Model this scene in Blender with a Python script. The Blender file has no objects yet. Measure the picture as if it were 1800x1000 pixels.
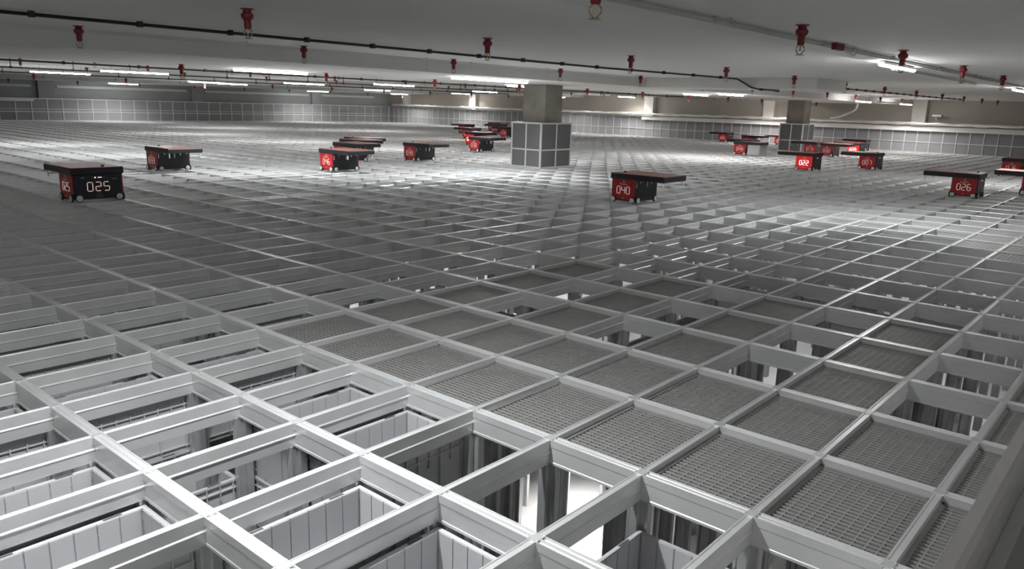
import bpy, math, random
from mathutils import Vector, Matrix
random.seed(7)
S = bpy.context.scene
COL = S.collection
XP, YP = 0.705, 0.48829          # grid pitch across and along
CH = 2.18                        # underside of the ceiling bays above the rails
BAND = 1.97                      # underside of the lowered bands
FLOOR = -2.4
WX, WY = 36.40, 41.00            # right and back wall planes
X0, Y0 = -9.5, -9.0              # walls behind the camera

# ------------------------------------------------------------------ camera
yaw, pit, rol = 0.862481, -0.2280129, 0.0304755
CAM = Vector((-0.544303, -2.501005, 1.489209))
FPX = 1365.067
fw = Vector((math.sin(yaw)*math.cos(pit), math.cos(yaw)*math.cos(pit), math.sin(pit)))
r0 = Vector((math.cos(yaw), -math.sin(yaw), 0)); u0 = r0.cross(fw)
rt = r0*math.cos(rol) + u0*math.sin(rol); up = -r0*math.sin(rol) + u0*math.cos(rol)
cd = bpy.data.cameras.new('camera'); cam = bpy.data.objects.new('camera', cd); COL.objects.link(cam)
cd.sensor_width = 36; cd.lens = FPX/1800*36; cd.clip_start = 0.02; cd.clip_end = 200
M = Matrix((rt, up, -fw)).transposed().to_4x4(); M.translation = CAM
cam.matrix_world = M; S.camera = cam

def px_of(p):
    d = Vector(p) - CAM; z = d.dot(fw)
    if z < .05: return None
    return 900 + FPX*d.dot(rt)/z, 500 - FPX*d.dot(up)/z

# ------------------------------------------------------------------ materials
def mat(name, col, rough=.5, metal=0.0, var=.0, scale=8.0, emit=None, es=0.0, coat=0.0, bump=0.0, stretch=None):
    m = bpy.data.materials.new(name); m.use_nodes = True
    nt = m.node_tree; b = nt.nodes['Principled BSDF']
    c = (col[0], col[1], col[2], 1)
    b.inputs['Base Color'].default_value = c
    b.inputs['Roughness'].default_value = rough
    b.inputs['Metallic'].default_value = metal
    if coat: b.inputs['Coat Weight'].default_value = coat; b.inputs['Coat Roughness'].default_value = .15
    if emit:
        b.inputs['Emission Color'].default_value = (*emit, 1); b.inputs['Emission Strength'].default_value = es
    if var or bump:
        tc = nt.nodes.new('ShaderNodeTexCoord'); mp = nt.nodes.new('ShaderNodeMapping')
        nz = nt.nodes.new('ShaderNodeTexNoise'); nz.inputs['Scale'].default_value = scale; nz.inputs['Detail'].default_value = 5
        if stretch: mp.inputs['Scale'].default_value = stretch
        nt.links.new(tc.outputs['Object'], mp.inputs['Vector']); nt.links.new(mp.outputs['Vector'], nz.inputs['Vector'])
        if var:
            rp = nt.nodes.new('ShaderNodeMapRange')
            rp.inputs['From Min'].default_value = .3; rp.inputs['From Max'].default_value = .7
            rp.inputs['To Min'].default_value = 1-var; rp.inputs['To Max'].default_value = 1+var
            mx = nt.nodes.new('ShaderNodeVectorMath'); mx.operation = 'SCALE'; mx.inputs[0].default_value = col
            nt.links.new(nz.outputs['Fac'], rp.inputs['Value']); nt.links.new(rp.outputs['Result'], mx.inputs['Scale'])
            nt.links.new(mx.outputs['Vector'], b.inputs['Base Color'])
        if bump:
            bp = nt.nodes.new('ShaderNodeBump'); bp.inputs['Strength'].default_value = bump; bp.inputs['Distance'].default_value = .01
            nt.links.new(nz.outputs['Fac'], bp.inputs['Height']); nt.links.new(bp.outputs['Normal'], b.inputs['Normal'])
    return m

ALU = mat('brushed_aluminium', (.63, .635, .635), .36, .4, .05, 6, stretch=(1, 1, 1))
ALUT = mat('lighter_running_track', (.74, .745, .745), .3, .45)
ALU2 = mat('extruded_aluminium_post', (.56, .565, .57), .42, .7, .08, 9)
BIN = mat('grey_bin_plastic', (.45, .45, .462), .5, 0, .03, 5)
GRT = mat('grey_grating_plastic', (.27, .265, .255), .5, 0, .06, 9)
CEIL = mat('painted_concrete_ceiling', (.66, .655, .64), .75, 0, .03, .5)
BANDM = mat('painted_concrete_band', (.63, .625, .61), .75, 0, .04, .7)
CONC = mat('raw_concrete', (.235, .215, .19), .85, 0, .22, 2.2, bump=.2)
FLR = mat('pale_concrete_floor', (.50, .49, .475), .7, 0, .08, 1.0)
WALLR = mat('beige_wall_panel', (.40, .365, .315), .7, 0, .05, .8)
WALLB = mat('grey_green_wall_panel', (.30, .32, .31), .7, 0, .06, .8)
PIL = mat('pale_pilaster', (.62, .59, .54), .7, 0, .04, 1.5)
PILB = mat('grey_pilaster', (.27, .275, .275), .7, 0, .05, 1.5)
PANEL = mat('grey_screen_panel', (.26, .26, .27), .5, 0, .03, 3)
PDARK = mat('dark_grey_guard_panel', (.13, .13, .134), .5, 0, .04, 3)
FRAME = mat('screen_frame_aluminium', (.72, .72, .71), .4, .5)
RED = mat('red_side_panel', (.36, .009, .011), .4, 0, coat=.2)
LID = mat('red_lid_gloss', (.27, .10, .08), .42, 0, .06, 4)
BLK = mat('black_body_plastic', (.012, .013, .018), .38)
DGR = mat('dark_grey_plastic', (.06, .06, .065), .45)
TYRE = mat('black_tyre', (.02, .02, .02), .7)
HUB = mat('pale_wheel_hub', (.62, .62, .60), .4, .2)
NUM = mat('lit_number_strokes', (.8, .7, .66), .5, 0, emit=(1, .70, .62), es=.13)
NUMB = mat('bright_lit_number_strokes', (.9, .85, .82), .5, 0, emit=(1, .95, .92), es=.5)
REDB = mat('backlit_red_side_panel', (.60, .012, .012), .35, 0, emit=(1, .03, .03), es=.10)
WHT = mat('white_mark', (.75, .75, .73), .5)
SPR = mat('red_sprinkler_paint', (.17, .007, .010), .45)
BRASS = mat('aged_brass', (.36, .29, .18), .35, .85)
CABLE = mat('black_conduit', (.012, .012, .014), .45)
GPIPE = mat('grey_conduit', (.42, .42, .41), .5)
HOUS = mat('white_lamp_housing', (.78, .78, .76), .45)
LAMP = mat('lit_tube_diffuser', (1, 1, 1), .4, 0, emit=(1, 1, 1), es=30)
LAMP2 = mat('dim_added_diffuser', (1, 1, 1), .4, 0, emit=(1, 1, 1), es=2)
FOIL = mat('crinkled_foil', (.80, .79, .76), .26, .75, .05, 20, bump=1.0)
TRAY = mat('white_cable_tray', (.74, .72, .70), .45)
OLIVE = mat('grey_olive_painted_steel', (.10, .098, .085), .5, .1, .05, 12)
GREY = mat('grey_painted_steel', (.36, .35, .335), .45, .1, .04, 12)
STEEL = mat('zinc_steel', (.5, .5, .48), .4, .8)
LOUV = mat('pale_window_strip', (.55, .57, .57), .4)

# ------------------------------------------------------------------ mesh helpers
class MB:
    def __init__(s): s.v = []; s.f = []; s.mi = []; s.cm = 0
    def box(s, a, b, mi=None):
        n = len(s.v); x0, y0, z0 = a; x1, y1, z1 = b
        s.v += [(x0,y0,z0),(x1,y0,z0),(x1,y1,z0),(x0,y1,z0),(x0,y0,z1),(x1,y0,z1),(x1,y1,z1),(x0,y1,z1)]
        for q in ((0,3,2,1),(4,5,6,7),(0,1,5,4),(1,2,6,5),(2,3,7,6),(3,0,4,7)):
            s.f.append(tuple(n+i for i in q)); s.mi.append(s.cm if mi is None else mi)
        return s
    def prism(s, prof, p0, p1, ax):
        """extrude a closed 2-D profile from p0 to p1 along axis 'x','y','z'"""
        n = len(s.v); k = len(prof)
        for t in (p0, p1):
            for a, b in prof:
                s.v.append((t, a, b) if ax == 'x' else (a, t, b) if ax == 'y' else (a, b, t))
        for i in range(k):
            j = (i+1) % k
            s.f.append((n+i, n+j, n+k+j, n+k+i)); s.mi.append(s.cm)
        s.f.append(tuple(n+i for i in reversed(range(k)))); s.f.append(tuple(n+k+i for i in range(k))); s.mi += [s.cm]*2
        return s
    def lathe(s, prof, c, axis='z', n=14):
        """prof: list of (radius, height) along the axis"""
        b0 = len(s.v)
        for r, h in prof:
            for i in range(n):
                a = 2*math.pi*i/n; p, q = r*math.cos(a), r*math.sin(a)
                if axis == 'z': s.v.append((c[0]+p, c[1]+q, c[2]+h))
                elif axis == 'x': s.v.append((c[0]+h, c[1]+p, c[2]+q))
                else: s.v.append((c[0]+p, c[1]+h, c[2]+q))
        for k in range(len(prof)-1):
            for i in range(n):
                j = (i+1) % n
                s.f.append((b0+k*n+i, b0+k*n+j, b0+(k+1)*n+j, b0+(k+1)*n+i)); s.mi.append(s.cm)
        s.f.append(tuple(b0+i for i in reversed(range(n)))); s.mi.append(s.cm)
        s.f.append(tuple(b0+(len(prof)-1)*n+i for i in range(n))); s.mi.append(s.cm)
        return s
    def tube(s, pts, r, n=8):
        b0 = len(s.v); P = [Vector(p) for p in pts]
        for i, p in enumerate(P):
            d = (P[min(i+1, len(P)-1)] - P[max(i-1, 0)]).normalized()
            a = d.cross(Vector((0, 0, 1)))
            if a.length < 1e-3: a = d.cross(Vector((0, 1, 0)))
            a.normalize(); b = d.cross(a); rr = r[i] if isinstance(r, (list, tuple)) else r
            for k in range(n):
                t = 2*math.pi*k/n; s.v.append(tuple(p + a*rr*math.cos(t) + b*rr*math.sin(t)))
        for i in range(len(P)-1):
            for k in range(n):
                j = (k+1) % n
                s.f.append((b0+i*n+k, b0+i*n+j, b0+(i+1)*n+j, b0+(i+1)*n+k)); s.mi.append(s.cm)
        s.f.append(tuple(b0+i for i in reversed(range(n)))); s.f.append(tuple(b0+(len(P)-1)*n+i for i in range(n))); s.mi += [s.cm]*2
        return s
    def mesh(s, name, *mats, smooth=False):
        m = bpy.data.meshes.new(name); m.from_pydata(s.v, [], s.f)
        for k in mats: m.materials.append(k)
        if len(mats) > 1: m.polygons.foreach_set('material_index', s.mi)
        m.validate(); m.update()
        import bmesh
        bm = bmesh.new(); bm.from_mesh(m); bmesh.ops.recalc_face_normals(bm, faces=bm.faces[:]); bm.to_mesh(m); bm.free()
        if smooth:
            m.shade_smooth()
            m.set_sharp_from_angle(angle=math.radians(40))
        return m

def ob(name, mesh, parent=None, loc=(0, 0, 0), rz=0, bevel=0):
    o = bpy.data.objects.new(name, mesh); COL.objects.link(o); o.location = loc; o.rotation_euler = (0, 0, rz)
    if parent: o.parent = parent
    if bevel:
        b = o.modifiers.new('bevel', 'BEVEL'); b.width = bevel; b.segments = 2; b.limit_method = 'ANGLE'
    return o
def tag(o, label, cat, group=None):
    o['label'] = label; o['category'] = cat
    if group: o['group'] = group
    return o
def thing(name, label, cat, loc=(0, 0, 0), rz=0, group=None):
    o = bpy.data.objects.new(name, None); COL.objects.link(o); o.location = loc; o.rotation_euler = (0, 0, rz); o.empty_display_size = .1
    return tag(o, label, cat, group)
def dup(root, loc, rz=0, skip=()):
    r = root.copy(); COL.objects.link(r); r.location = loc; r.rotation_euler = (0, 0, rz)
    for ch in root.children:
        if ch.name.split('.')[0] in skip: continue
        c = ch.copy(); COL.objects.link(c); c.parent = r
        for g in ch.children:
            d = g.copy(); COL.objects.link(d); d.parent = c
    return r
def struct(name, mb, *mats, smooth=False):
    o = ob(name, mb.mesh(name, *mats, smooth=smooth)); o['kind'] = 'structure'; return o
ORD = ['', 'first', 'second', 'third', 'fourth', 'fifth', 'sixth', 'seventh', 'eighth', 'ninth', 'tenth', 'eleventh', 'twelfth',
       'thirteenth', 'fourteenth', 'fifteenth', 'sixteenth', 'seventeenth', 'eighteenth', 'nineteenth', 'twentieth']
def nth(n):
    if n <= 20: return ORD[n]
    t = {2: 'twenty', 3: 'thirty', 4: 'forty', 5: 'fifty'}[n//10]
    return t + '-' + ORD[n % 10] if n % 10 else t[:-1] + 'ieth'

# ------------------------------------------------------------------ room shell
struct('floor', MB().box((X0, Y0, FLOOR-.2), (WX+.3, WY+.3, FLOOR)), FLR)
struct('ceiling', MB().box((X0, Y0, CH), (WX+.3, WY+.3, CH+.25)), CEIL)
def wall(name, a, b, m): return struct(name, MB().box(a, b), m)
wall('wall_left', (X0-.3, Y0-.3, FLOOR), (X0, WY+.3, CH+.2), WALLB)
wall('wall_front', (X0, Y0-.3, FLOOR), (WX, Y0, CH+.2), WALLB)
# right wall: panels with a recessed horizontal joint
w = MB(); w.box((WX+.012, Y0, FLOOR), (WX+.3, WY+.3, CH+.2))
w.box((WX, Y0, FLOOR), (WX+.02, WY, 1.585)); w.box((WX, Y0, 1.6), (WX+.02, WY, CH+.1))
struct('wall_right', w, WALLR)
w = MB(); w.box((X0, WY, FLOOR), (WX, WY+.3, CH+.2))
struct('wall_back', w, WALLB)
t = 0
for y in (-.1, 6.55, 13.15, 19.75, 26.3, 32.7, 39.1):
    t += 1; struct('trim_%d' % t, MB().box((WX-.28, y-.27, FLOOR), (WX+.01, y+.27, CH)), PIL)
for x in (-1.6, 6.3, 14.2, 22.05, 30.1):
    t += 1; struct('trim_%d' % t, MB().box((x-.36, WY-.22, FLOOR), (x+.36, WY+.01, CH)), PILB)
# long window strips high on the back wall, between the pilasters
wn = 0
for a, b in ((6.8, 13.6), (14.75, 21.5), (22.6, 29.6), (30.6, 34.9)):
    wn += 1
    g = MB().box((a, WY-.05, 1.61), (b, WY+.005, 1.735))
    o = struct('window_%d' % wn, g, LOUV)
    f = MB().box((a-.04, WY-.06, 1.595), (b+.04, WY+.003, 1.61)).box((a-.04, WY-.06, 1.735), (b+.04, WY+.003, 1.75))
    fo = ob('window_frame', f.mesh('window_frame', PILB), o)
# lowered ceiling bands across the room
def cbox(name, a, b, m=BANDM): return struct(name, MB().box(a, b), m)
w = MB()
def band(y0, y1, z=BAND, ch=.05):
    w.prism([(y0-ch, CH+.01), (y0, CH-.04), (y0, z), (y1, z), (y1, CH-.04), (y1+ch, CH+.01)], X0, WX+.1, 'x')
w = MB(); band(7.35, 11.95); struct('ceiling_band', w, BANDM)
w = MB(); band(24.2, 28.4); struct('ceiling_band.001', w, BANDM)
w = MB(); band(37.0, WY+.05, 1.94); struct('ceiling_band.002', w, BANDM)
w = MB(); band(.46, .76, 2.14, .0); struct('ceiling_rib', w, BANDM)
w = MB(); band(18.7, 19.1, 2.08, .0); struct('ceiling_rib.001', w, BANDM)
w = MB(); band(22.4, 22.8, 2.08, .0); struct('ceiling_rib.002', w, BANDM)
w = MB(); band(31.6, 32.0, 2.08, .0); struct('ceiling_rib.003', w, BANDM)
cbox('ceiling_drop', (15.5, 3.4, BAND), (17.2, 7.36, CH+.02))

# concrete columns
CX, CY = (14.66, 30.57), 9.71
CYS = {14.66: 9.71, 30.57: 9.53}
for k, x in enumerate(CX):
    struct('column' + ('.001' if k else ''), MB().box((x-.33, CYS[x]-.34, 0.002), (x+.33, CYS[x]+.34, BAND)), CONC)

# ------------------------------------------------------------------ the rail grid
I0, I1, J0, J1 = -3, 51, -6, 83     # long rails I0..I1, cross rails at y = J*YP
grid = thing('rail_grid', 'silver aluminium grid of open storage cells covering the whole hall', 'grid')
prof_long = [(-.027,0),(-.022,0),(-.020,-.007),(-.006,-.007),(-.004,-.001),(.004,-.001),(.006,-.007),(.020,-.007),(.022,0),(.027,0),
             (.027,-.034),(.024,-.037),(.024,-.104),(.027,-.107),(.027,-.118),(-.027,-.118),(-.027,-.107),(-.024,-.104),(-.024,-.037),(-.027,-.034)]
prof_x = [(-.016,-.001),(-.012,-.001),(-.010,-.006),(.010,-.006),(.012,-.001),(.016,-.001),(.016,-.053),(.021,-.058),(.021,-.062),(.017,-.067),
          (.015,-.118),(-.015,-.118),(-.017,-.067),(-.021,-.062),(-.021,-.058),(-.016,-.053)]
def rail_mesh(name, prof, a, b, ax):
    m = MB().prism(prof, a, b, ax)
    for k, f in enumerate(m.f):
        if len(f) == 4 and min(m.v[i][2] for i in f) > -.009: m.mi[k] = 1      # lighter, smoother metal for the running track on top
    return m.mesh(name, ALU, ALUT)
ml = rail_mesh('long_rail', prof_long, J0*YP-.1, J1*YP+.1, 'y')
mx_ = rail_mesh('cross_rail', prof_x, I0*XP-.02, I1*XP+.06, 'x')
for i in range(I0, I1+1): ob('long_rail', ml, grid, (i*XP, 0, 0))
for j in range(J0, J1+1): ob('cross_rail', mx_, grid, (0, j*YP, 0))
# uprights under the crossings near the camera
up_prof = [(-.018,-.05),(.018,-.05),(.018,-.04),(.011,-.036),(.011,-.011),(.036,-.011),(.04,-.018),(.05,-.018),(.05,.018),(.04,.018),(.036,.011),(.011,.011),
           (.011,.036),(.018,.04),(.018,.05),(-.018,.05),(-.018,.04),(-.011,.036),(-.011,.011),(-.036,.011),(-.04,.018),(-.05,.018),(-.05,-.018),(-.04,-.018),(-.036,-.011),(-.011,-.011),(-.011,-.036),(-.018,-.04)]
mu = MB().prism(up_prof, FLOOR, -.117, 'z').mesh('upright', ALU2)
mj = MB().box((-.0215,-.0195,-.004),(.0215,.0195,.0008))
for sx in (-1, 1):
    for sy in (-1, 1): mj.lathe([(.0045,-.004),(.0045,.0035),(.002,.0045)], (sx*.021, sy*.019, 0), n=8)
mj = mj.mesh('corner_joint', ALU)
nodes = []
for i in range(I0, 16):
    for j in range(J0, 26):
        p = px_of((i*XP, j*YP, -.1)); d = math.hypot(i*XP-CAM.x, j*YP-CAM.y)
        if p and -60 < p[0] < 1860 and p[1] < 1200: nodes.append((d, i, j))
nodes.sort()
for d, i, j in nodes[:99]: ob('upright', mu, grid, (i*XP, j*YP, 0))
for d, i, j in nodes[:95]: ob('corner_joint', mj, grid, (i*XP, j*YP, 0))
far = MB()
for d, i, j in nodes[99:260]: far.box((i*XP-.03, j*YP-.03, -1.2), (i*XP+.03, j*YP+.03, -.117))
fo = ob('far_upright', far.mesh('far_upright', ALU2), grid); fo['kind'] = 'stuff'

# ------------------------------------------------------------------ gratings (cells named by long rail i and row jj toward the camera)
def cell_xy(i, jj): return (i+.5)*XP, -(jj+.5)*YP
GZ = -.024
g = MB(); hx, hy = XP/2-.03, YP/2-.02
gf = MB()
for a, b in (((-hx,-hy,-.05),(hx,-hy+.012,-.006)), ((-hx,hy-.012,-.05),(hx,hy,-.006)), ((-hx,-hy,-.05),(-hx+.012,hy,-.006)), ((hx-.012,-hy,-.05),(hx,hy,-.006))): gf.box(a, b)
for k in (-1, 1): gf.box((-hx-.006, k*(hy+.004)-.006, -.012), (hx+.006, k*(hy+.004)+.006, -.003))
NB, NL = 10, 21
gb = MB()
for k in range(1, NB):
    y = -hy + 2*hy*k/NB; gb.box((-hx+.01, y-.003, -.04), (hx-.01, y+.003, -.0125))
gl = MB()
for k in range(NL):
    x = -hx + .022 + (2*hx-.044)*k/(NL-1)
    gl.prism([(x-.0066,-.012),(x+.0066,-.012),(x+.007,-.015),(x+.003,-.034),(x-.003,-.034),(x-.007,-.015)], -hy+.01, hy-.01, 'y')
mgf, mgb, mgl = gf.mesh('tray_frame', GRT), gb.mesh('long_bars', GRT), gl.mesh('slat_field', GRT)
GR = set()
for jj in range(-4, 5): GR.add((3, jj))
for jj in range(-4, 6): GR.add((4, jj))
for jj in (-4, -2, 0, 2, 4, 5): GR.add((5, jj))
for jj in (-4, -2, 0, 2, 4): GR.add((6, jj))
for jj in (-4, -2, 0, 2): GR.add((7, jj))
GR.add((5, 6))
GR2 = [(7, -17), (8, -17), (9, -17)] + [(13, 2), (14, 1), (14, 2), (15, 1), (15, 2), (16, 0), (16, 1), (13, 3)]
proto = None
def grating(i, jj, label, grp):
    global proto
    x, y = cell_xy(i, jj)
    if proto is None:
        proto = thing('floor_grating', label, 'grating', (x, y, GZ), 0, grp)
        ob('tray_frame', mgf, proto); ob('cross_bars', mgb, proto); ob('slat_field', mgl, proto); return proto
    o = dup(proto, (x, y, GZ)); return tag(o, label, 'grating', grp)
lanes = {3: 'leftmost', 4: 'second', 5: 'third', 6: 'fourth', 7: 'fifth'}
for i in sorted(lanes):
    js = sorted([j for (a, j) in GR if a == i], reverse=True)
    for n, jj in enumerate(js):
        grating(i, jj, 'grey slotted floor grating, %s from the near end of the %s grating lane' % (nth(n+1), lanes[i]), 'slotted gratings laid in the grid cells')
for n, (i, jj) in enumerate(GR2):
    if n < 3: lab = 'far slotted grating, %s from the left in the short row right of robot 025' % nth(n+1)
    else: lab = 'slotted grating in the lit patch before robot 026, %s from the left' % nth(n-2)
    grating(i, jj, lab, 'slotted gratings laid far out in the grid').location.z = -.001

# ------------------------------------------------------------------ storage bins
bx, by, bh, tw = .322, .222, .325, .006
b = MB()
b.box((-bx+.02,-by+.02,-bh),(bx-.02,by-.02,-bh+.006))
for s in (-1, 1):
    b.box((min(s*bx, s*(bx-tw))-s*.012, -by+.012, -bh), (max(s*bx, s*(bx-tw))-s*.012, by-.012, -.004))
    b.box((-bx+.012, min(s*by, s*(by-tw))-s*.012, -bh), (bx-.012, max(s*by, s*(by-tw))-s*.012, -.004))
body = b.mesh('bin_body', BIN)
b = MB()                                  # lining panels with grooves between them
nl, ns = 7, 5
for s in (-1, 1):
    for k in range(nl):
        wd = 2*(bx-.026)/nl; xa = -(bx-.026) + k*wd
        ya = s*(by-.012-tw); b.box((xa+.0028, min(ya, ya-s*.005), -bh+.006), (xa+wd-.0028, max(ya, ya-s*.005), -.003))
    for k in range(ns):
        wd = 2*(by-.026)/ns; ya = -(by-.026) + k*wd
        xa = s*(bx-.012-tw); b.box((min(xa, xa-s*.005), ya+.0028, -bh+.006), (max(xa, xa-s*.005), ya+wd-.0028, -.003))
lining = b.mesh('bin_lining', BIN)
b = MB()
for s in (-1, 1):
    for z0, z1, ex in ((-.012, 0, 0), (-.052, -.046, .0)):
        b.box((-bx, min(s*by, s*(by-.02)), z0), (bx, max(s*by, s*(by-.02)), z1))
        b.box((min(s*bx, s*(bx-.02)), -by+.02, z0), (max(s*bx, s*(bx-.02)), by-.02, z1))
    for k in range(9):
        x = -bx+.03 + (2*bx-.06)*k/8; b.box((x-.003, min(s*by, s*(by-.013))-s*.001, -.1 if k % 2 else -bh+.02), (x+.003, max(s*by, s*(by-.013))-s*.001, -.012))
    for k in range(6):
        y = -by+.03 + (2*by-.06)*k/5; b.box((min(s*bx, s*(bx-.013))-s*.001, y-.003, -.1 if k % 2 else -bh+.02), (max(s*bx, s*(bx-.013))-s*.001, y+.003, -.012))
    b.box((-bx+.01, min(s*by, s*(by-.014)), -bh+.03), (bx-.01, max(s*by, s*(by-.014)), -bh+.036))
rim = b.mesh('bin_rim', BIN)
slot = MB().box((-.035, -.006, -.002), (.035, .006, .0012)).mesh('handle_slot', DGR)
known = {(2,0):3,(2,-1):0,(2,-2):0,(2,-3):2,(2,-4):0,(2,-5):1,(1,0):0,(1,-1):3,(1,-2):2,(1,-3):1,(1,-4):0,(1,-5):1,(0,-2):0,(0,-1):0,(0,-3):1,
         (0,-4):0,(0,0):2,(2,1):-1,(2,2):.35,(1,1):0,(2,3):2,(1,2):0,(0,1):0,(-1,-1):0,(-1,-2):0,(-1,-3):1,(-1,0):0,(2,4):1,
         (1,-6):0,(2,-6):1,(0,-5):1,(0,-6):0}
binproto = None; nbin = 0
def add_bin(i, jj, z, label):
    global binproto, nbin
    x, y = cell_xy(i, jj); nbin += 1; grp = 'grey plastic bins stacked in the grid'
    if binproto is None:
        binproto = thing('storage_bin', label, 'bin', (x, y, z), 0, grp)
        ob('bin_body', body, binproto); ob('bin_lining', lining, binproto); ob('bin_rim', rim, binproto)
        for s in (-1, 1):
            for kx in (-.19, .19): ob('handle_slot', slot, binproto, (kx, s*(by-.010), 0))
        return
    tag(dup(binproto, (x, y, z)), label, 'bin', grp)
lv = ['topmost', 'second down', 'third down', 'fourth down']
for i in range(-2, 16):
    order = 0
    for jj in range(5, -22, -1):
        if (i, jj) in GR: continue
        if 3 <= i <= 7 and jj >= -4: continue
        if i >= 8 and jj > -1 - (i-8)*0 + 3: continue
        x, y = cell_xy(i, jj); d = math.hypot(x-CAM.x, y-CAM.y)
        p = px_of((x, y, -.3))
        if d > 7.6 or p is None or not (-150 < p[0] < 1900 and p[1] < 1180): continue
        rnd = random.random()
        k = known.get((i, jj), 0 if rnd < .3 else 1 if rnd < .62 else 2 if rnd < .85 else 3)
        if k < 0: continue
        order += 1
        nlev = 3 if d < 3.6 else 2 if d < 4.6 else 1
        for l in range(nlev):
            z = -.135 - .328*(k+l)
            if z < -1.9 or (d > 4.6 and z < -.8): continue
            if i <= 2: where = '%s lane left of the gratings' % nth(3-i)
            elif i <= 7: where = '%s grating lane beyond its gratings' % nth(i-2)
            else: where = '%s lane right of the gratings' % nth(i-7)
            add_bin(i, jj, z, 'grey bin, %s in the %s stack, %s' % (lv[l], nth(order), where))

# ------------------------------------------------------------------ robots
SEG = {'0': 'abcdef', '1': 'bc', '2': 'abged', '3': 'abgcd', '4': 'fgbc', '5': 'afgcd', '6': 'afgedc', '7': 'abc', '8': 'abcdefg', '9': 'abcdfg'}
def digits(txt, w=.066, h=.12, gap=.03, t=.010):
    """digit strokes in the local x-z plane, facing -y"""
    m = MB(); tot = len(txt)*w + (len(txt)-1)*gap; x = -tot/2
    for ch in txt:
        for sg in SEG[ch]:
            c = .007
            if sg in 'agd':
                z = {'a': h/2, 'g': 0, 'd': -h/2}[sg]; m.box((x+c, -.002, z-t/2), (x+w-c, .002, z+t/2))
            else:
                xx = x + (w if sg in 'bc' else 0); za, zb = (0, h/2) if sg in 'bf' else (-h/2, 0)
                m.box((xx-t/2, -.002, za+(c if za == 0 else c)), (xx+t/2, .002, zb-c))
                if sg in 'bf' : m.box((xx-t/2, -.002, za), (xx+t/2, .002, za+c)) if 'g' not in SEG[ch] or True else None
                if sg in 'ce' : m.box((xx-t/2, -.002, zb-c), (xx+t/2, .002, zb))
        x += w + gap
    return m
def rot(mb, ang, off):
    c, s = math.cos(ang), math.sin(ang); m = MB(); m.f = list(mb.f); m.mi = list(mb.mi)
    m.v = [(c*x - s*y + off[0], s*x + c*y + off[1], z + off[2]) for x, y, z in mb.v]; return m
RX, RY = .335, .228
mbody = MB().box((-RX+.012, -RY+.006, .03), (RX-.012, RY-.006, .372)).mesh('robot_body', BLK)
mlid = MB().box((-.352, -.732, .375), (.352, .246, .462)).mesh('lid', BLK)
mtop = MB().box((-.345, -.725, .461), (.345, .239, .468)).mesh('lid_top', LID)
mside = {}
for s in (-1, 1):
    a, c = sorted((s*(RX-.014), s*(RX+.002)))
    m = MB().prism([(-RY+.012,.375),(RY-.012,.375),(RY-.012,.12),(RY-.07,.05),(-RY+.07,.05),(-RY+.012,.12)], a, c, 'x')
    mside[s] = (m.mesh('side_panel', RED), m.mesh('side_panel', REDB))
def wheel(axis, sgn, c):
    h0, h1 = (0, .03) if sgn > 0 else (-.03, 0)
    ty = MB().lathe([(.046, h0), (.053, h0+.006), (.053, h1-.006), (.046, h1)], c, axis, 20)
    e = h1 if sgn > 0 else h0
    hb = MB().lathe([(.041, e-sgn*.004), (.041, e+sgn*.004), (.036, e+sgn*.007), (.014, e+sgn*.007), (.010, e+sgn*.010)] , c, axis, 20)
    return ty.mesh('wheel', TYRE, smooth=True), hb.mesh('wheel_hub', HUB, smooth=True)
WH = []
for s in (-1, 1):
    for q in (-1, 1):
        WH.append(wheel('x', s, (s*(RX-.012), q*(RY-.05), .053)))
        WH.append(wheel('y', s, (q*(RX-.07), s*(RY-.012), .053)))
front = MB()                                # gripper side: skirt, marks
front.box((-RX+.02, -RY-.002, .04), (RX-.02, -RY+.008, .14))
mskirt = front.mesh('front_skirt', BLK)
mk = MB()
for x, z0, z1, wd in ((-.30, .25, .34, .012), (-.18, .315, .345, .012), (.02, .255, .345, .018), (.14, .30, .34, .022), (.27, .32, .335, .03)):
    mk.box((x-wd/2, -RY+.002, z0), (x+wd/2, -RY+.0075, z1))
mmark = mk.mesh('guide_marks', WHT)
rr = MB().box((-RX+.03, RY-.010, .05), (RX-.03, RY+.001, .37)).mesh('rear_panel', BLK)
sc = MB().box((-.10, RY-.002, .315), (.09, RY+.0035, .345)).mesh('status_display', DGR)
led = MB().box((.028, RY+.002, .322), (.045, RY+.005, .337)).box((-.05, RY+.002, .327), (.0, RY+.0045, .333)).mesh('status_light', NUMB)
lat = MB().box((-.045, RY-.002, .055), (.045, RY+.008, .085)).lathe([(.022, 0), (.022, .012), (.012, .018)], (0, RY-.004, .115), 'y', 12).mesh('rear_latch', DGR)
cap = MB().box((-.26, RY-.002, .30), (-.19, RY+.003, .304)).box((.18, RY-.002, .325), (.22, RY+.003, .328)).box((.18, RY-.002, .334), (.22, RY+.003, .337)).mesh('rear_caption', WHT)
pin = MB()
for s in (-1, 1): pin.lathe([(.008, 0), (.010, .02), (.010, .10)], (s*.31, -.70, .285), n=10)
mpin = pin.mesh('guide_pin', WHT, smooth=True)
knob = MB().lathe([(.022, 0), (.022, .016), (.013, .024)], (-.12, .12, .467), n=12).mesh('lid_knob', BLK, smooth=True)
def logo():
    m = MB()
    for dx, dz in ((0, .014), (-.012, 0), (.012, 0), (0, -.012), (.022, -.014)): m.box((dx-.005, -.001, dz-.004), (dx+.005, .001, dz+.004))
    return m
tc = bpy.data.curves.new('word_mark', 'FONT'); tc.body = 'AutoStore'; tc.size = .034; tc.align_x = 'CENTER'; tc.extrude = .0008
to = bpy.data.objects.new('word_mark', tc); COL.objects.link(to)
bpy.context.view_layer.update()
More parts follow.
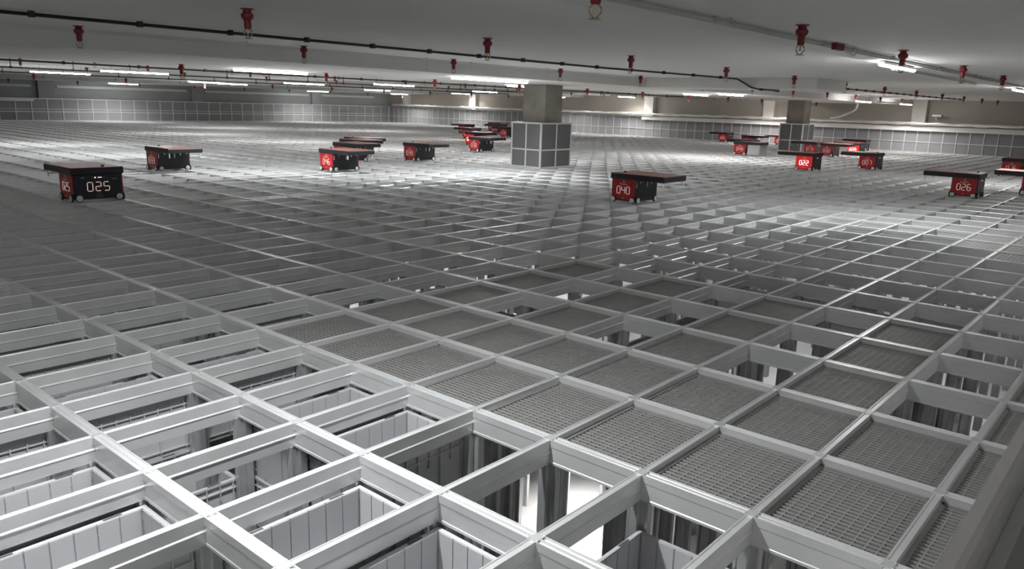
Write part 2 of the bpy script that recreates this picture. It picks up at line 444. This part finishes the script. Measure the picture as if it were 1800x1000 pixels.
dg = bpy.context.evaluated_depsgraph_get(); wm = bpy.data.meshes.new_from_object(to.evaluated_get(dg)); bpy.data.objects.remove(to)
def word(ang, off, z):
    """the maker's word under the logo, standing upright"""
    m = wm.copy(); R = Matrix.Translation((off[0], off[1], z)) @ Matrix.Rotation(ang, 4, 'Z') @ Matrix.Rotation(math.radians(90), 4, 'X')
    m.transform(R); m.materials.clear(); m.materials.append(WHT); return m
SIDEMARK = []
for s in (-1, 1):
    ang = -math.pi/2 if s < 0 else math.pi/2
    lg = rot(logo(), ang, (s*(RX+.002), 0, .344)); lg.box((s*(RX+.002)-.001, -.012, .075), (s*(RX+.002)+.001, .012, .083))
    SIDEMARK.append((lg.mesh('logo', WHT), word(ang, (s*(RX+.002), 0), .290)))
robot_parts = None
RG = 'black and red bin robots driving on the grid'
def robot(num, xf, yf, d, label, bright=False, number=True):
    """xf: x of the face toward the camera, yf: y of the near face, d=-1 overhang toward -y, +1 toward +y"""
    cx, cy = xf+RX, yf+RY
    t = thing('bin_robot', label, 'robot', (cx, cy, .001), 0 if d < 0 else math.pi, RG)
    bd = ob('robot_body', mbody, t, bevel=.01)
    ob('front_skirt', mskirt, bd); ob('guide_marks', mmark, bd)
    ld = ob('lid', mlid, t, bevel=.012); tp = ob('lid_top', mtop, ld); tp['label'] = 'glossy dark red lid top'
    ob('lid_knob', knob, ld); ob('guide_pin', mpin, ld)
    for k, s in enumerate((-1, 1)):
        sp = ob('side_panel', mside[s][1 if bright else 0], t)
        if number:
            n = rot(digits(num, .058, .115, .03, .0085 if not bright else .015), -math.pi/2 if s < 0 else math.pi/2, (s*(RX+.002), 0, .205))
            nd = ob('number_display', n.mesh('number_display', NUMB if bright else NUM), sp); nd['label'] = 'lit number ' + num
        ob('logo', SIDEMARK[k][0], sp); ob('word_mark', SIDEMARK[k][1], sp)
    for a, h in WH:
        wo = ob('wheel', a, t); ob('wheel_hub', h, wo)
    rp = ob('rear_panel', rr, t)
    ob('status_display', sc, rp); ob('status_light', led, rp); ob('rear_latch', lat, rp); ob('rear_caption', cap, rp)
    if num == '025':
        n = rot(digits(num, .07, .12, .04, .010), math.pi, (0, RY+.002, .205))
        ob('rear_number_display', n.mesh('rear_number_display', NUM), rp)
    return t
robot('025', 3.55, 8.92, 1, 'black and red bin robot numbered 025, standing alone nearest the left edge')
robot('033', 6.50, 12.75, -1, 'bin robot numbered 033, standing alone behind robot 025')
robot('046', 9.33, 10.95, -1, 'bin robot numbered 046, front of a close row of four robots')
robot('018', 11.12, 12.90, -1, 'bin robot directly behind robot 046, its number hidden by that lid')
robot('021', 12.25, 14.15, -1, 'bin robot third from the front in the row behind robot 046')
robot('036', 13.05, 15.00, -1, 'bin robot last in the row behind robot 046')
robot('039', 12.85, 12.30, -1, 'bin robot numbered 039, standing alone left of robot 030')
robot('030', 17.30, 14.30, -1, 'bin robot numbered 030, front of the crowd left of the guarded column')
robot('002', 20.10, 17.20, -1, 'bin robot with bright red side just behind robot 030', True)
robot('011', 23.36, 20.55, 1, 'bin robot second behind robot 030, lid reaching left')
robot('042', 27.10, 24.50, 1, 'bin robot farthest left in the crowd behind robot 030')
robot('010', 26.35, 21.10, 1, 'bin robot numbered 010 beside the guarded column edge')
robot('014', 29.2, 24.2, 1, 'bin robot partly hidden behind robot 010')
robot('028', 31.70, 26.75, -1, 'bin robot farthest back beside the guarded column edge')
robot('040', 10.03, 4.05, -1, 'bin robot numbered 040, standing alone in the middle of the grid, lid reaching right')
robot('022', 20.25, 5.03, 1, 'bin robot with bright red side numbered 022', True)
robot('007', 22.40, 4.08, 1, 'bin robot numbered 007, right of robot 022')
robot('026', 16.33, .47, 1, 'bin robot numbered 026, front robot near the right edge')
robot('035', 18.2, -.42, 1, 'bin robot cut off by the right edge of the photo, pale lid top')
robot('016', 24.30, .93, -1, 'bin robot behind the cut-off one at the right edge')
robot('005', 35.0, 14.6, 1, 'bin robot numbered 005 standing before the right screen')
c49 = robot('049', 25.27, 9.18, -1, 'bin robot numbered 049 holding a grey bin under its lid')
robot('023', 26.9, 9.72, 1, 'bin robot half hidden behind robot 049')
robot('019', 32.5, 12.25, -1, 'bin robot between robots 005 and 043, side half hidden')
robot('043', 34.8, 11.7, 1, 'bin robot numbered 043 just left of the far guarded column')
robot('013', 28.7, 8.02, 1, 'bin robot numbered 013 just before the far guarded column')
robot('032', 28.0, 7.16, -1, 'bin robot numbered 032 touching the right side of robot 013')
robot('020', 30.0, 6.9, 1, 'bin robot with bright red side behind robots 032 and 007', True)
robot('015', 34.6, 8.1, 1, 'bin robot farthest back, right of the far guarded column')
hb = dup(binproto, (25.27+RX, 9.18-.26, .368)); tag(hb, 'grey ribbed bin carried under the lid of robot 049', 'bin')
if 'group' in hb: del hb['group']

# ------------------------------------------------------------------ column guards
def guard(cx, label):
    t = thing('column_guard', label, 'guard', (cx, CYS[cx], 0), 0, 'panelled guards round the concrete columns')
    ax, ay, z0, zm, z1 = .60, .47, .004, .44, 1.08
    for s in (-1, 1):
        for h in (-1, 1):
            for a, b_ in ((z0+.03, zm-.02), (zm+.02, z1-.03)):
                x0, x1 = sorted((h*.02, h*(ax-.03))); y0, y1 = sorted((s*(ay-.012), s*(ay-.018)))
                ob('panel', MB().box((x0, y0, a), (x1, y1, b_)).mesh('panel', PDARK), t)
                y0, y1 = sorted((h*.02, h*(ay-.03))); x0, x1 = sorted((s*(ax-.012), s*(ax-.018)))
                ob('panel', MB().box((x0, y0, a), (x1, y1, b_)).mesh('panel', PDARK), t)
    for s in (-1, 1):
        for h in (-1, 0, 1):
            ob('post', MB().box((h*(ax-.02)-.02, s*(ay-.02)-.02, z0), (h*(ax-.02)+.02, s*(ay-.02)+.02, z1)).mesh('post', FRAME), t)
        ob('post', MB().box((s*(ax-.02)-.02, -.02, z0), (s*(ax-.02)+.02, .02, z1)).mesh('post', FRAME), t)
    for z in (z0, zm-.02, z1-.035):
        m = MB()
        for s in (-1, 1):
            y0, y1 = sorted((s*(ay-.04), s*(ay-.001))); m.box((-ax+.001, y0, z), (ax-.001, y1, z+.035))
            x0, x1 = sorted((s*(ax-.04), s*(ax-.001))); m.box((x0, -ay+.001, z), (x1, ay-.001, z+.035))
        ob('rail_ring', m.mesh('rail_ring', FRAME), t)
guard(14.66, 'grey panelled guard round the near concrete column')
guard(30.57, 'grey panelled guard round the far right concrete column')

# ------------------------------------------------------------------ perimeter screens
def screen(label, axis, c, p0, p1, pitch, loc, pbox):
    t = thing('perimeter_screen', label, 'screen', loc)
    n = int(round((p1-p0)/pitch))
    bxm = lambda a, b, d0, d1, z0, z1: MB().box((a, c+d0, z0), (b, c+d1, z1)) if axis == 'x' else MB().box((c+d0, a, z0), (c+d1, b, z1))
    for k in range(n):
        a, b = p0+k*pitch, p0+(k+1)*pitch
        ob('lower_panel', bxm(a+.01, b-.01, .004, .010, .02, .44).mesh('lower_panel', PANEL), t)
        ob('upper_panel', bxm(a+.01, b-.01, .004, .010, .44, 1.07).mesh('upper_panel', PANEL), t)
    for k in range(n+1):
        a = p0+k*pitch; ob('post', bxm(a-.016, a+.016, -.02, .02, 0, 1.085).mesh('post', FRAME), t)
    for z, hgt in ((0.0, .035), (.425, .032), (1.055, .032)) + (((.56, .022),) if axis == 'x' else ()):
        ob('screen_rail', bxm(p0, p1, -.024, .022, z, z+hgt).mesh('screen_rail', FRAME), t)
n_b = int((36.05-8.5)/XP)
screen('long grey panelled screen along the back wall', 'x', 40.74, 36.02-38*XP, 36.02, XP, (0, 0, 0), None)
screen('long grey panelled screen along the right wall', 'y', 36.06, 40.70-80*YP*1.016, 40.70, YP*1.016, (0, 0, 0), None)

# ------------------------------------------------------------------ sprinklers
sp = MB()
sp.lathe([(.055, 0), (.055, -.006), (.034, -.007), (.034, -.030), (.048, -.038), (.052, -.058), (.044, -.078), (.029, -.090), (.029, -.150), (.022, -.158)], (0, 0, 0), n=14)
msp = sp.mesh('sprinkler_pipe', SPR, smooth=True)
hd = MB()
for s in (-1, 1): hd.tube([(s*.012, 0, -.156), (s*.032, 0, -.175), (s*.034, 0, -.195), (s*.012, 0, -.225), (0, 0, -.232)], .0055, 7)
hd.tube([(0, 0, -.158), (0, 0, -.205)], .006, 8); hd.lathe([(.034, 0), (.036, -.004), (.012, -.006)], (0, 0, -.232), n=14)
mhd = hd.mesh('brass_head', BRASS, smooth=True)
spro = None
ROWS = [.05, 3.50, 6.92, 10.4, 13.85, 17.9, 21.7, 25.9, 29.8, 33.6, 37.8]
names = ['nearest', 'second', 'third', 'fourth', 'fifth', 'sixth', 'seventh', 'eighth', 'ninth', 'tenth', 'eleventh']
for r, y in enumerate(ROWS):
    n = 0
    for k in range(12):
        x = 3.05 + 2.88*k
        z = CH
        if 7.2 < y < 12.1 or 24.1 < y < 28.5: z = BAND
        if y > 36.9: z = 1.94
        if 15.4 < x < 17.3 and 3.3 < y < 7.4: z = BAND
        if min(abs(x-c) for c in CX) < .45 and abs(y-CY) < .45: continue
        p = px_of((x, y, z-.2))
        if p is None or not (-20 < p[0] < 1815 and -8 < p[1] < 400): continue
        n += 1
        lab = 'red sprinkler head, %s from the left in the %s row from the camera' % (nth(n), names[r])
        if spro is None:
            spro = thing('sprinkler', lab, 'sprinkler', (x, y, z), -.86, 'red ceiling sprinklers'); ob('sprinkler_pipe', msp, spro); ob('brass_head', mhd, spro)
        else: tag(dup(spro, (x, y, z), -.86), lab, 'sprinkler', 'red ceiling sprinklers')

# ------------------------------------------------------------------ lamps
def ceil_at(x, y):
    if 7.35 < y < 11.95 or 24.2 < y < 28.4 or (15.5 < x < 17.2 and 3.4 < y < 7.4): return BAND
    if y > 37: return 1.94
    return CH
LAMPS = [
 (-5.5, -4.0, 5.6, 2.09, 'unseen tube light added under the ceiling left of the camera view'),  # unseen, added to brighten the rail faces at middle left
 (3.6, 5.1, -6.0, 2.09, 'unseen tube light added under the ceiling behind the guard rail'),  # unseen, added to lift the rails at lower right
 (-3.4, -1.9, -5.4, 2.09, 'unseen tube light added under the ceiling behind the camera, right one'),  # unseen extra fill from behind the camera
 (-0.10, 1.40, -.1, 2.0, 'unseen tube light hung above the open bins nearest the camera'),  # unseen, put in for the bright foreground
 (9.78, 11.22, .55, 2.09, 'brightly lit tube light under the near ceiling rib, upper right'),
 (18.85, 20.30, .55, 2.09, 'lit tube light at the right edge of the photo'),
 (-8.20, -6.80, .55, 2.09, 'unseen tube light added under the ceiling behind the camera'),  # unseen, added in line with the near row as frontal fill
 (10.2, 12.4, 8.35, 1.94, 'long lit tube light under the near band, left of the near column'),
 (14.70, 16.10, 10.9, 1.94, 'short lit tube light touching the left side of the near column top'),
 (7.09, 8.61, 10.75, 1.94, 'lit tube light under the near band, far left one'),
 (7.00, 8.45, 20.6, 1.94, 'lit tube light near the left edge, above the back screen'),
 (6.95, 8.45, 16.1, 1.94, 'lit tube light right of the leftmost tube'),
 (16.4, 17.9, 38.8, 1.9, 'small distant tube light by the left of the back wall'),
 (13.90, 15.30, 25.8, 1.94, 'distant tube light above the back wall pilaster'),
 (18.00, 19.40, 31.1, 2.0, 'distant tube light seen as a bright dot'),
 (14.29, 15.81, 20.2, 1.94, 'lit tube light above the row of robots 046'),
 (28.1, 29.6, 38.9, 1.9, 'distant tube light near the back right corner'),
 (14.49, 16.01, 15.9, 1.94, 'lit tube light nearest behind the long near tube'),
 (23.39, 24.91, 27.5, 1.94, 'distant tube light before the right wall corner'),
 (34.2, 35.7, 32.6, 2.03, 'tube light along the right wall, second from the corner'),
 (33.60, 35.00, 37.6, 1.91, 'tube light along the right wall, in the back corner'),
 (22.40, 23.80, 19.5, 1.94, 'lit tube light seen as a dot left of the near column'),
 (34.2, 35.7, 20.4, 2.03, 'tube light along the right wall, just right of the near column'),
 (33.20, 34.60, 24.2, 1.94, 'tube light along the right wall, behind the near column'),
 (21.24, 22.76, 9.5, 1.94, 'lit tube light left one of the pair between the columns'),
 (20.44, 21.96, 7.95, 1.94, 'lit tube light right one of the pair between the columns'),
 (33.6, 35.1, 12.5, 2.06, 'lit tube light left of the far column top'),
 (28.09, 29.61, 6.6, 1.94, 'lit tube light on the white trunking right of the far column'),
 (33.44, 34.96, 6.6, 1.95, 'lit tube light at the far end of the white trunking'),
]
LG = 'lit tube lights under the ceiling'
LPOW, LSPREAD = 30, 140
for x0, x1, y, z, lab in LAMPS:
    t = thing('tube_light', lab, 'light', ((x0+x1)/2, y, z), 0, LG); h = (x1-x0)/2
    ob('lamp_housing', MB().box((-h, -.034, .010), (h, .034, .04)).mesh('lamp_housing', HOUS), t)
    d = MB(); prof = [(-.028, .012)] + [(.028*math.cos(a), -.018*math.sin(a)) for a in [math.pi - k*math.pi/8 for k in range(9)]] + [(.028, .012)]
    d.prism(prof, -h-.005, h+.005, 'x'); ob('diffuser', d.mesh('diffuser', LAMP), t)
    L = bpy.data.lights.new('lamp_glow', 'AREA'); L.shape = 'RECTANGLE'; L.size = 2*h; L.size_y = .06; L.energy = LPOW*2*h/1.5*(.62 if 'nearest the camera' in lab else 1); L.spread = math.radians(LSPREAD)
    xc = (x0+x1)/2; L.color = (.95, .98, 1.0) if xc < 12 else (1, .975, .94) if xc > 20 else (1, .995, .985)
    ob('lamp_glow', L, t, (0, 0, -.022))
    top = ceil_at((x0+x1)/2, y) - z
    if .455 < y < .765: top = 2.14 - z
    if top > .046: 
        for q in (-1, 1): ob('hanger', MB().box((q*h*.7-.006, -.006, .035), (q*h*.7+.006, .006, top)).mesh('hanger', STEEL), t)
    if z < 2.0 and .4 < y < 7.2 and x0 > 27: pass
def trunk(x0, x1, y, z, lab):
    t = ob('lighting_trunking', MB().box((x0, y-.03, z), (x1, y+.03, z+.045)).mesh('lighting_trunking', HOUS)); tag(t, lab, 'trunking')
trunk(11.28, 16.5, .82, 2.1, 'thin white lighting trunking right of the bright near tube')
trunk(30.25, 33.15, 6.6, 1.95, 'white lighting trunking between the two far right tubes')

# ------------------------------------------------------------------ conduits
def conduit(name, pts, r, m, lab, cat, step, rise):
    t = thing(name, lab, cat)
    ob('pipe_run', MB().tube(pts, r, 8).mesh('pipe_run', m, smooth=True), t)
    n = 0; x0, y, z = pts[0]; x1 = pts[-1][0]; x = x0 + .4
    while x < x1 and n < 95:
        # height of the run at x
        for a, b in zip(pts, pts[1:]):
            if a[0] <= x <= b[0] and b[0] > a[0]:
                k = (x-a[0])/(b[0]-a[0]); yy = a[1]+(b[1]-a[1])*k; zz = a[2]+(b[2]-a[2])*k
        hi = ceil_at(x, yy) - .002
        c = MB().box((x-r*1.3, yy-r*1.7, zz-r*1.5), (x+r*1.3, yy+r*1.7, zz+r*1.7)).box((x-.008, yy-.008, zz+r), (x+.008, yy+.008, max(hi, zz+r*1.8)))
        ob('clip', c.mesh('clip', m), t); x += step; n += 1
conduit('conduit', [(-4, 5.72, 2.148), (11, 5.45, 2.148), (15.25, 5.0, 2.148), (15.42, 5.0, 2.12), (15.46, 4.75, 1.98), (15.55, 4.6, 1.945), (16.3, 4.55, 1.948), (16.9, 4.75, 1.95), (17.0, 4.9, 1.955)], .017, CABLE, 'black conduit running the full width under the near ceiling bay', 'conduit', .96, 0)
conduit('conduit', [(17.6, 4.85, 2.15), (22.6, 4.75, 2.15), (29, 4.6, 2.15), (33, 4.37, 2.15)], .017, CABLE, 'black conduit continuing right of the ceiling drop', 'conduit', .7, 0)
conduit('conduit', [(-2, 12.5, 1.955), (12, 12.6, 1.955), (27, 12.7, 1.955)], .016, CABLE, 'thin black conduit just behind the near band', 'conduit', 1.3, 0)
conduit('conduit', [(0, 17.4, 1.955), (12, 17.6, 1.955), (25, 17.8, 1.955)], .016, CABLE, 'thin black conduit second behind the near band', 'conduit', 1.3, 0)
conduit('conduit', [(2, 23.4, 1.96), (14, 23.4, 1.96), (29, 23.4, 1.96)], .017, CABLE, 'thin black conduit third behind the near band', 'conduit', 1.6, 0)
conduit('conduit', [(2.4, .40, 2.158), (9, .40, 2.158), (19.5, .40, 2.158)], .012, GPIPE, 'thin grey conduit along the near ceiling rib, upper right', 'conduit', 2.3, 0)
# wire hooks hanging from the ceiling
for k, (x, y, L) in enumerate(((5.12, 7.0, .19), (8.34, 7.06, .17), (9.5, 7.2, .13), (11.38, 7.0, .17), (14.35, 6.89, .15))):
    m = MB().tube([(0, 0, 0), (0, 0, -L), (.012, 0, -L-.02), (.02, 0, -L)], .0045, 6).lathe([(.02, 0), (.02, -.006)], (0, 0, 0), n=8)
    if k == 0: m.box((-.03, -.012, -L-.024), (.03, .012, -L-.014))
    tag(ob('wire_hook', m.mesh('wire_hook', STEEL), None, (x, y, CH)), 'thin steel hook hanging before the near band, %s from the left' % nth(k+1), 'hook', 'steel hooks under the ceiling')
for k, x in enumerate((5.24, 12.9, 15.1)):
    m = MB().box((-.006, -.006, -.05), (.006, .006, 0)).box((-.03, -.012, -.056), (.03, .012, -.046)).tube([(.03, 0, -.05), (.06, 0, -.055), (.07, 0, -.045)], .004, 6)
    tag(ob('conduit_bracket', m.mesh('conduit_bracket', STEEL), None, (x, .33, CH)), 'small steel bracket beside the thin grey conduit, %s from the left' % nth(k+1), 'bracket', 'steel brackets at the near rib')
t = thing('cable_sensor', 'small red box with curly cable beside the near ceiling rib', 'sensor', (7.7, .36, CH))
ob('mount_plate', MB().box((-.16, -.03, -.008), (.16, .03, 0)).mesh('mount_plate', STEEL), t)
ob('sensor_body', MB().prism([(-.022, -.07), (.022, -.07), (.026, -.006), (-.026, -.006)], -.13, .11, 'x').mesh('sensor_body', SPR), t, bevel=.004)
ob('cable', MB().tube([(.11, 0, -.04), (.16, 0, -.055), (.2, .01, -.045), (.27, .01, -.07), (.34, 0, -.075), (.42, 0, -.085), (.5, 0, -.09), (.56, 0, -.06), (.54, 0, -.02), (.46, 0, -.01), (.44, 0, -.06)], .006, 6).mesh('cable', STEEL), t)

# ------------------------------------------------------------------ services along the right wall
pts = []; rad = []; k = 0; y = 2.2
while y < 40.1:
    pts.append((35.78+.012*math.sin(k*2.1), y, 1.205+.01*math.sin(k*1.3))); rad.append(.068+.012*math.sin(k*1.7)+random.uniform(-.006, .006)); y += .22; k += 1
tag(ob('foil_duct', MB().tube(pts, rad, 12).mesh('foil_duct', FOIL, smooth=True)), 'long crinkled foil wrapped pipe along the right wall above the screen', 'pipe')
pts = [(35.86, 9.0, 2.12), (35.86, 9.02, 1.9), (35.84, 9.05, 1.72), (35.82, 9.2, 1.6), (35.8, 9.5, 1.45), (35.8, 9.85, 1.34), (35.8, 10.1, 1.30)]
tag(ob('foil_branch', MB().tube(pts, .07, 12).mesh('foil_branch', FOIL, smooth=True)), 'short foil wrapped branch dropping down the wall to the long foil pipe', 'pipe')
m = MB().prism([(35.93, .93), (35.98, .93), (35.98, 1.09), (35.93, 1.09), (35.93, 1.08), (35.97, 1.08), (35.97, .94), (35.93, .94)], 1.9, 20.0, 'y')
m2 = MB().box((35.90, 1.9, .90), (35.965, 20.0, 1.095))
tag(ob('cable_tray', m2.mesh('cable_tray', TRAY)), 'white cable tray fixed along the top of the right screen', 'tray')
m = MB().box((35.88, 1.9, 1.10), (36.02, 40.0, 1.118))
tag(ob('duct_shelf', m.mesh('duct_shelf', OLIVE)), 'narrow dark shelf under the long foil pipe', 'shelf')
m2 = MB().box((9.6, 40.60, .93), (13.55, 40.70, 1.06))
tag(ob('cable_tray', m2.mesh('cable_tray', TRAY)), 'pale cable tray on the back screen, at the left edge', 'tray')
t = thing('security_camera', 'small white camera on a bracket above the long foil pipe', 'camera', (36.2, 5.85, 1.47))
ob('bracket', MB().tube([(.04, 0, -.1), (-.12, 0, -.1), (-.16, 0, -.02), (-.16, 0, .04)], .022, 8).mesh('bracket', HOUS, smooth=True), t)
ob('camera_body', MB().box((-.22, -.2, .03), (-.10, .16, .12)).mesh('camera_body', HOUS), t, bevel=.02)
ob('lens', MB().lathe([(.045, 0), (.045, .03)], (-.16, -.23, .075), 'y', 12).mesh('lens', BLK, smooth=True), t)

# ------------------------------------------------------------------ guard rail before the camera, bottom right
t = thing('guard_rail', 'grey painted steel guard rail out of focus, bottom right corner', 'railing')
ob('top_rail', MB().prism([(-2.362, 1.0), (-2.362, .955), (-2.385, .945), (-2.43, .945), (-2.43, .985), (-2.405, .985), (-2.385, .993), (-2.378, 1.0)], -1.5, 4.5, 'x').mesh('top_rail', GREY), t)
ob('rail_cover', MB().prism([(-2.402, .99), (-2.402, .96), (-2.47, .955), (-2.47, 1.0), (-2.42, 1.0)], -1.5, 4.5, 'x').mesh('rail_cover', OLIVE), t)
for x in (-1.3, 2.6, 4.4): ob('rail_post', MB().box((x-.02, -2.44, .002), (x+.02, -2.40, .95)).mesh('rail_post', GREY), t)

# unseen lamp added under the walkway gratings to brighten the floor below
t = thing('tube_light', 'unseen tube light added below the gratings over the lower floor', 'light', (5.0, 1.3, -1.2), 0, LG)
ob('lamp_housing', MB().box((-.3, -.045, .012), (.3, .045, .045)).mesh('lamp_housing', HOUS), t)
ob('diffuser', MB().prism([(-.05, .014), (-.04, -.02), (0, -.03), (.04, -.02), (.05, .014)], -.3, .3, 'x').mesh('diffuser', LAMP2), t)
L = bpy.data.lights.new('lamp_glow', 'AREA'); L.shape = 'RECTANGLE'; L.size = .6; L.size_y = .06; L.energy = 7; L.spread = math.radians(80)
ob('lamp_glow', L, t, (0, 0, -.04))
for q in (-1, 1): ob('hanger', MB().box((q*.2-.005, -.005, .04), (q*.2+.005, .005, 1.085)).mesh('hanger', STEEL), t)

# ------------------------------------------------------------------ world and view
wd = bpy.data.worlds.new('world'); S.world = wd; wd.use_nodes = True
wd.node_tree.nodes['Background'].inputs['Color'].default_value = (0, 0, 0, 1)
S.view_settings.view_transform = 'Standard'; S.view_settings.look = 'None'; S.view_settings.gamma = 1; S.view_settings.use_curve_mapping = False
S.view_settings.exposure = 1.66
S.cycles.use_denoising = True
S.cycles.max_bounces = 8; S.cycles.diffuse_bounces = 5; S.cycles.glossy_bounces = 4
S.cycles.sample_clamp_indirect = 6
print('BINS', nbin)
